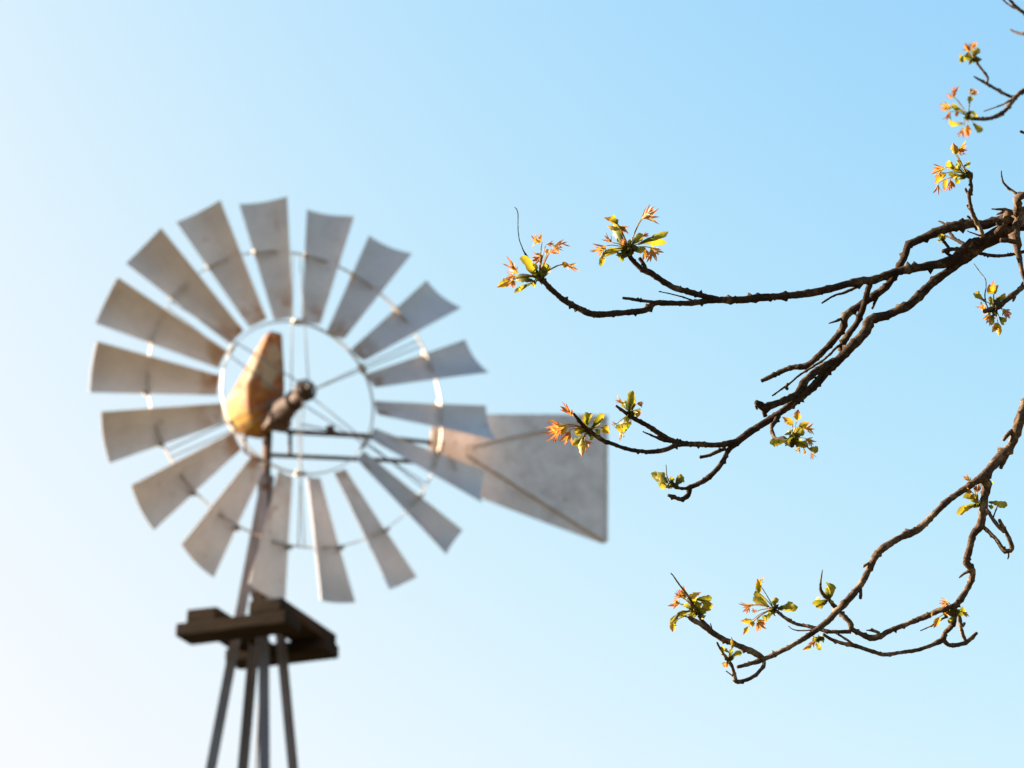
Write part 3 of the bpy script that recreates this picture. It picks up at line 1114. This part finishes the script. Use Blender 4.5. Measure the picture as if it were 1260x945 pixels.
def make_leaf(kind, base3, p0, p1, width, parent, origin, rnd):
    vs, fs, al = [], [], []
    d = p1 - p0
    L = d.length
    d.normalize()
    w = d.cross(VIEW).normalized()
    roll = rnd.uniform(-.75, .75)
    w = (w * cos(roll) + VIEW * sin(roll))
    w = (w - d * w.dot(d)).normalized()
    nn = w.cross(d).normalized()
    w = d.cross(nn).normalized()
    if (p0 - base3).length > .004:
        petiole(vs, fs, al, base3, p0, .00065)
    if kind in 'go':
        strip(vs, fs, al, p0, d, w, nn, L * 1.05, width, rnd.uniform(-.9, .9), rnd.uniform(-.35, .35), 9, 0, 1, .12, kind == 'g', .55, rnd)
    else:
        # young lobed leaf, still folded: pointed lobes fanning out
        strip(vs, fs, al, p0, d, w, nn, L * 1.12, width * .42, rnd.uniform(-.5, .9), rnd.uniform(-.3, .3), 7, .1, 1, .0, False, .25, rnd)
        for k in range(rnd.choice((5, 6, 7))):
            s = -1 if k % 2 else 1
            t = .12 + .16 * (k // 2) + rnd.uniform(-.04, .06)
            ang = s * rnd.uniform(.25, .75)
            m = Matrix.Rotation(ang, 3, nn) @ Matrix.Rotation(rnd.uniform(-.5, .5), 3, w)
            d2 = (m @ d).normalized()
            n2 = (nn - d2 * nn.dot(d2)).normalized()
            w2 = d2.cross(n2).normalized()
            strip(vs, fs, al, p0 + d * L * t, d2, w2, n2, L * rnd.uniform(.5, .9), width * rnd.uniform(.16, .32), rnd.uniform(-.6, 1.0), rnd.uniform(-.3, .3), 5, .25, 1, .0, False, .15, rnd)
    me = mesh_from('leaf', [v - origin for v in vs], fs)
    at_ = me.attributes.new('along', 'FLOAT', 'POINT')
    at_.data.foreach_set('value', al)
    return link('leaf', me, {'g': LEAF_G, 'o': LEAF_O, 'p': LEAF_P}[kind], parent)


def cluster(zx, zy, zs, base, leaves, d=None, bud=3.6, seed=0):
    rnd = random.Random(seed * 13 + 5)
    bx, by = zx + base[0] / zs, zy + base[1] / zs
    if d is None:
        d = depth_near(bx, by)
    B3 = at(bx, by, d)
    origin = B3
    # bud: overlapping scales round the shoot tip
    vs, fs, al = [], [], []
    for k in range(9):
        a = rnd.uniform(0, 2 * pi)
        dr = (RIGHT * cos(a) + UP * sin(a) + VIEW * rnd.uniform(-.9, .9)).normalized()
        nn = dr.orthogonal().normalized()
        w = dr.cross(nn)
        strip(vs, fs, al, B3 - dr * .001, dr, w, nn, bud * 2.7 * d / FPX * rnd.uniform(.7, 1.3), bud * 1.9 * d / FPX, rnd.uniform(.3, 1.3), 0, 4, 0, .25, .1, False, .2, rnd)
    k = len(vs)
    m = 8
    for i in range(5):
        ph = pi * i / 4
        for s in range(m):
            th = 2 * pi * s / m
            vs.append(B3 + (RIGHT * cos(th) * sin(ph) + UP * sin(th) * sin(ph) + VIEW * cos(ph)) * (bud * .85 * d / FPX))
            al.append(0)
    for i in range(4):
        for s in range(m):
            j = (s + 1) % m
            fs.append((k + i * m + s, k + i * m + j, k + (i + 1) * m + j, k + (i + 1) * m + s))
    me = mesh_from('leaf_cluster', [v - B3 for v in vs], fs)
    at_ = me.attributes.new('along', 'FLOAT', 'POINT')
    at_.data.foreach_set('value', al)
    c = link('leaf_cluster', me, LEAF_G, tree)
    c.location = B3 - TREE
    for lf in leaves:
        kind, x0, y0, x1, y1, wd = lf
        q0 = (zx + x0 / zs, zy + y0 / zs)
        q1 = (zx + x1 / zs, zy + y1 / zs)
        off = math.hypot(q0[0] - bx, q0[1] - by) * d / FPX
        ln = math.hypot(q1[0] - q0[0], q1[1] - q0[1]) * d / FPX
        da = d + off * rnd.uniform(-.6, .6)
        db = da + ln * rnd.uniform(-.6, .6)
        make_leaf(kind, B3, at(*q0, da), at(*q1, db), wd / zs * d / FPX * 1.14, c, B3, rnd)
        if rnd.random() < .5:
            # a second, smaller leaf from the same node
            j = .22 * math.hypot(q1[0] - q0[0], q1[1] - q0[1])
            q2 = (q1[0] * .8 + q0[0] * .2 + rnd.uniform(-j, j), q1[1] * .8 + q0[1] * .2 + rnd.uniform(-j, j))
            make_leaf(kind, B3, at(*q0, da), at(*q2, da + ln * rnd.uniform(-.9, .9)), wd / zs * d / FPX * 1.1, c, B3, rnd)
    return c


cluster(600, 250, 7.875, (495, 725), [
    ('g', 480, 740, 345, 475, 78), ('g', 470, 700, 392, 600, 62), ('g', 460, 765, 265, 670, 68), ('p', 300, 690, 192, 562, 62), ('p', 285, 705, 182, 712, 60), ('o', 222, 752, 105, 802, 62),
    ('p', 240, 735, 238, 818, 60), ('g', 425, 775, 268, 845, 40), ('g', 525, 690, 605, 605, 85), ('g', 500, 720, 560, 640, 60), ('p', 535, 505, 445, 560, 95), ('p', 528, 380, 425, 365, 60), ('p', 525, 385, 498, 295, 50),
    ('p', 640, 412, 765, 378, 45), ('p', 640, 412, 705, 465, 45), ('p', 595, 480, 685, 458, 40), ('p', 565, 402, 640, 393, 34), ('p', 575, 500, 578, 440, 40), ('o', 725, 590, 790, 605, 50), ('p', 750, 590, 862, 620, 70), ('g', 470, 770, 440, 800, 60)], seed=1, bud=5)
cluster(720, 240, 7.875, (425, 525), [
    ('g', 400, 515, 205, 275, 85), ('g', 385, 520, 172, 560, 72), ('g', 185, 550, 165, 682, 45), ('o', 330, 335, 212, 268, 62), ('o', 310, 270, 203, 205, 45), ('g', 310, 280, 268, 203, 52), ('p', 330, 300, 422, 357, 62),
    ('g', 370, 510, 348, 385, 66), ('p', 382, 500, 370, 425, 55), ('p', 210, 490, 75, 570, 56), ('p', 262, 462, 185, 395, 40), ('p', 540, 235, 668, 90, 70), ('p', 560, 222, 695, 205, 55), ('g', 450, 485, 540, 370, 62), ('g', 515, 475, 772, 345, 62),
    ('p', 560, 400, 600, 365, 40), ('g', 470, 540, 585, 532, 42), ('p', 575, 510, 588, 642, 66), ('p', 620, 508, 718, 582, 70), ('p', 640, 510, 655, 632, 60), ('g', 375, 555, 325, 612, 85), ('g', 420, 500, 420, 430, 40)], seed=2, bud=5.5)
cluster(660, 460, 5.25, (338, 362), [
    ('p', 238, 272, 168, 203, 52), ('p', 200, 340, 63, 345, 46), ('p', 180, 342, 78, 432, 42), ('o', 185, 328, 122, 392, 48), ('p', 218, 362, 195, 455, 52), ('g', 325, 368, 248, 372, 40), ('g', 312, 398, 235, 452, 46), ('o', 292, 420, 290, 522, 42),
    ('p', 312, 420, 337, 482, 36), ('g', 325, 335, 345, 228, 42), ('g', 330, 345, 310, 268, 36), ('g', 360, 350, 427, 268, 42), ('o', 415, 345, 472, 392, 54), ('g', 385, 360, 412, 382, 34), ('g', 345, 378, 350, 426, 28)], seed=3, bud=3.6)
cluster(660, 460, 5.25, (605, 265), [
    ('g', 600, 255, 595, 122, 46), ('g', 590, 235, 570, 168, 32), ('p', 572, 192, 512, 168, 36), ('g', 620, 222, 662, 180, 42), ('p', 650, 190, 688, 195, 28), ('o', 635, 232, 672, 277, 44), ('g', 600, 285, 568, 298, 44), ('g', 612, 318, 503, 352, 58),
    ('p', 545, 350, 552, 428, 28), ('p', 522, 322, 488, 322, 18)], seed=4, bud=4)
cluster(660, 460, 5.25, (872, 718), [
    ('g', 845, 705, 778, 618, 52), ('g', 852, 732, 782, 715, 46), ('g', 872, 705, 880, 668, 32), ('g', 900, 718, 937, 652, 46), ('o', 838, 722, 800, 738, 30)], seed=5, bud=3.6)
twig([(826, 597), (821, 587), (819.4, 572)], 1.2, .7, b3)
cluster(860, 400, 5.25, (605, 742), [
    ('g', 610, 735, 650, 655, 64), ('g', 590, 705, 572, 685, 42), ('o', 606, 642, 553, 588, 36), ('o', 635, 612, 640, 543, 42), ('o', 645, 652, 708, 630, 38), ('p', 660, 662, 748, 665, 48), ('p', 682, 730, 752, 768, 38), ('g', 620, 762, 708, 797, 58),
    ('g', 715, 798, 767, 812, 44), ('p', 732, 820, 738, 866, 20), ('p', 680, 800, 690, 838, 30), ('p', 650, 792, 638, 822, 26), ('g', 548, 755, 462, 770, 50), ('g', 485, 765, 465, 742, 30)], seed=6, bud=5)
cluster(1140, 300, 7.267, (600, 558), [
    ('g', 525, 515, 440, 422, 44), ('g', 580, 535, 585, 462, 44), ('g', 610, 528, 702, 452, 48), ('o', 600, 445, 553, 368, 62), ('o', 600, 445, 610, 328, 54), ('o', 605, 445, 652, 372, 58), ('p', 562, 615, 560, 718, 64), ('p', 540, 598, 478, 545, 40),
    ('p', 580, 600, 532, 692, 60), ('g', 610, 610, 568, 712, 44), ('p', 680, 580, 763, 612, 64), ('p', 680, 590, 742, 657, 44), ('g', 652, 655, 702, 722, 38), ('o', 640, 708, 598, 792, 44), ('o', 640, 708, 656, 832, 44)], seed=7, bud=5)
cluster(1100, 0, 3.9375, (352, 848), [
    ('o', 297, 748, 278, 698, 32), ('p', 300, 742, 342, 698, 32), ('p', 300, 742, 352, 735, 18), ('o', 292, 812, 258, 783, 32), ('g', 322, 812, 310, 778, 22), ('g', 340, 803, 367, 785, 18), ('p', 250, 812, 178, 830, 34), ('g', 335, 837, 280, 813, 24),
    ('o', 252, 838, 193, 882, 28), ('g', 335, 850, 268, 856, 18), ('o', 256, 868, 238, 918, 24), ('p', 212, 888, 210, 942, 24), ('p', 272, 868, 278, 918, 32), ('g', 300, 862, 312, 892, 20)], seed=8, bud=3.4)
cluster(1100, 0, 3.9375, (360, 566), [
    ('g', 345, 545, 288, 508, 28), ('p', 292, 520, 232, 515, 32), ('p', 272, 540, 258, 578, 30), ('p', 290, 472, 295, 428, 28), ('p', 296, 472, 252, 462, 18), ('g', 365, 502, 375, 468, 24), ('p', 375, 462, 405, 443, 34), ('p', 370, 458, 375, 428, 26),
    ('g', 370, 538, 424, 558, 28), ('g', 335, 598, 253, 606, 28), ('p', 336, 618, 324, 660, 28), ('o', 358, 605, 358, 660, 22), ('g', 385, 598, 424, 638, 26), ('p', 312, 538, 298, 562, 24)], seed=9, bud=3.6, d=3.65)
cluster(1100, 0, 3.9375, (388, 288), [
    ('g', 372, 290, 318, 272, 28), ('g', 332, 272, 322, 298, 18), ('p', 370, 252, 342, 213, 34), ('p', 376, 245, 380, 208, 28), ('g', 386, 272, 402, 228, 32), ('o', 395, 228, 395, 203, 14), ('g', 380, 285, 350, 262, 28)], seed=10, bud=3.6, d=3.72)
cluster(800, 680, 5.25, (302, 388), [
    ('p', 208, 292, 162, 262, 38), ('p', 228, 302, 198, 236, 38), ('o', 238, 300, 314, 238, 34), ('p', 190, 330, 124, 350, 34), ('p', 192, 332, 150, 308, 28), ('g', 275, 372, 200, 325, 38), ('g', 258, 376, 178, 396, 36), ('g', 185, 390, 138, 465, 36),
    ('o', 148, 458, 150, 512, 38), ('g', 292, 382, 280, 288, 42), ('g', 300, 302, 394, 300, 38), ('g', 300, 372, 322, 308, 52), ('g', 330, 392, 408, 348, 54), ('g', 322, 402, 342, 338, 44), ('g', 330, 400, 350, 425, 30)], seed=11, bud=4)
cluster(800, 680, 5.25, (800, 366), [
    ('g', 765, 350, 688, 245, 48), ('o', 700, 262, 715, 165, 38), ('p', 702, 205, 728, 156, 26), ('p', 672, 335, 592, 358, 38), ('p', 640, 345, 618, 388, 28), ('g', 800, 342, 812, 292, 38), ('g', 825, 362, 934, 345, 44), ('g', 800, 380, 718, 412, 34),
    ('g', 792, 390, 708, 438, 32), ('o', 660, 435, 586, 442, 32), ('p', 690, 430, 744, 470, 38), ('p', 690, 432, 712, 500, 34), ('o', 668, 445, 648, 474, 22), ('o', 632, 478, 608, 530, 26), ('p', 692, 378, 658, 378, 24)], seed=12, bud=3.4)
cluster(800, 680, 5.25, (1142, 302), [
    ('g', 1155, 298, 1176, 190, 54), ('g', 1140, 320, 1055, 325, 50), ('g', 1165, 332, 1182, 312, 24), ('g', 1130, 310, 1070, 345, 34)], seed=13, bud=2.6)
cluster(800, 680, 5.25, (512, 690), [
    ('g', 520, 662, 525, 618, 22), ('o', 525, 622, 540, 546, 20), ('g', 510, 645, 458, 608, 22), ('g', 525, 672, 582, 638, 32), ('o', 492, 708, 478, 738, 38), ('g', 480, 662, 456, 645, 20)], seed=14, bud=2.6)
cluster(800, 680, 5.25, (1085, 558), [
    ('g', 1125, 552, 1068, 545, 48), ('p', 1070, 562, 1026, 604, 38), ('o', 1040, 600, 988, 628, 24), ('g', 1070, 588, 1108, 620, 28), ('p', 1050, 540, 1008, 528, 18), ('g', 1090, 560, 1050, 570, 30)], seed=15, bud=3)
cluster(1140, 480, 4.295, (275, 602), [
    ('p', 235, 485, 206, 452, 24), ('p', 242, 540, 202, 520, 28), ('p', 268, 545, 272, 498, 24), ('g', 268, 590, 206, 543, 38), ('g', 272, 600, 240, 556, 42), ('g', 262, 605, 168, 660, 38), ('g', 330, 592, 424, 588, 34), ('g', 330, 500, 358, 506, 28), ('g', 330, 612, 354, 622, 24)], seed=16, bud=3)
cluster(1020, 700, 5.727, (885, 312), [
    ('p', 850, 242, 786, 233, 44), ('o', 842, 300, 812, 332, 44), ('o', 778, 338, 758, 434, 38), ('g', 900, 312, 964, 312, 54), ('g', 900, 342, 836, 372, 34), ('p', 940, 300, 980, 332, 24), ('p', 742, 318, 718, 326, 24), ('g', 900, 330, 870, 350, 40)], seed=17, bud=4)
cluster(1140, 220, 10.5, (205, 770), [('g', 200, 800, 190, 715, 70), ('g', 200, 780, 215, 725, 50), ('g', 180, 790, 140, 810, 40)], seed=18, bud=2.2)
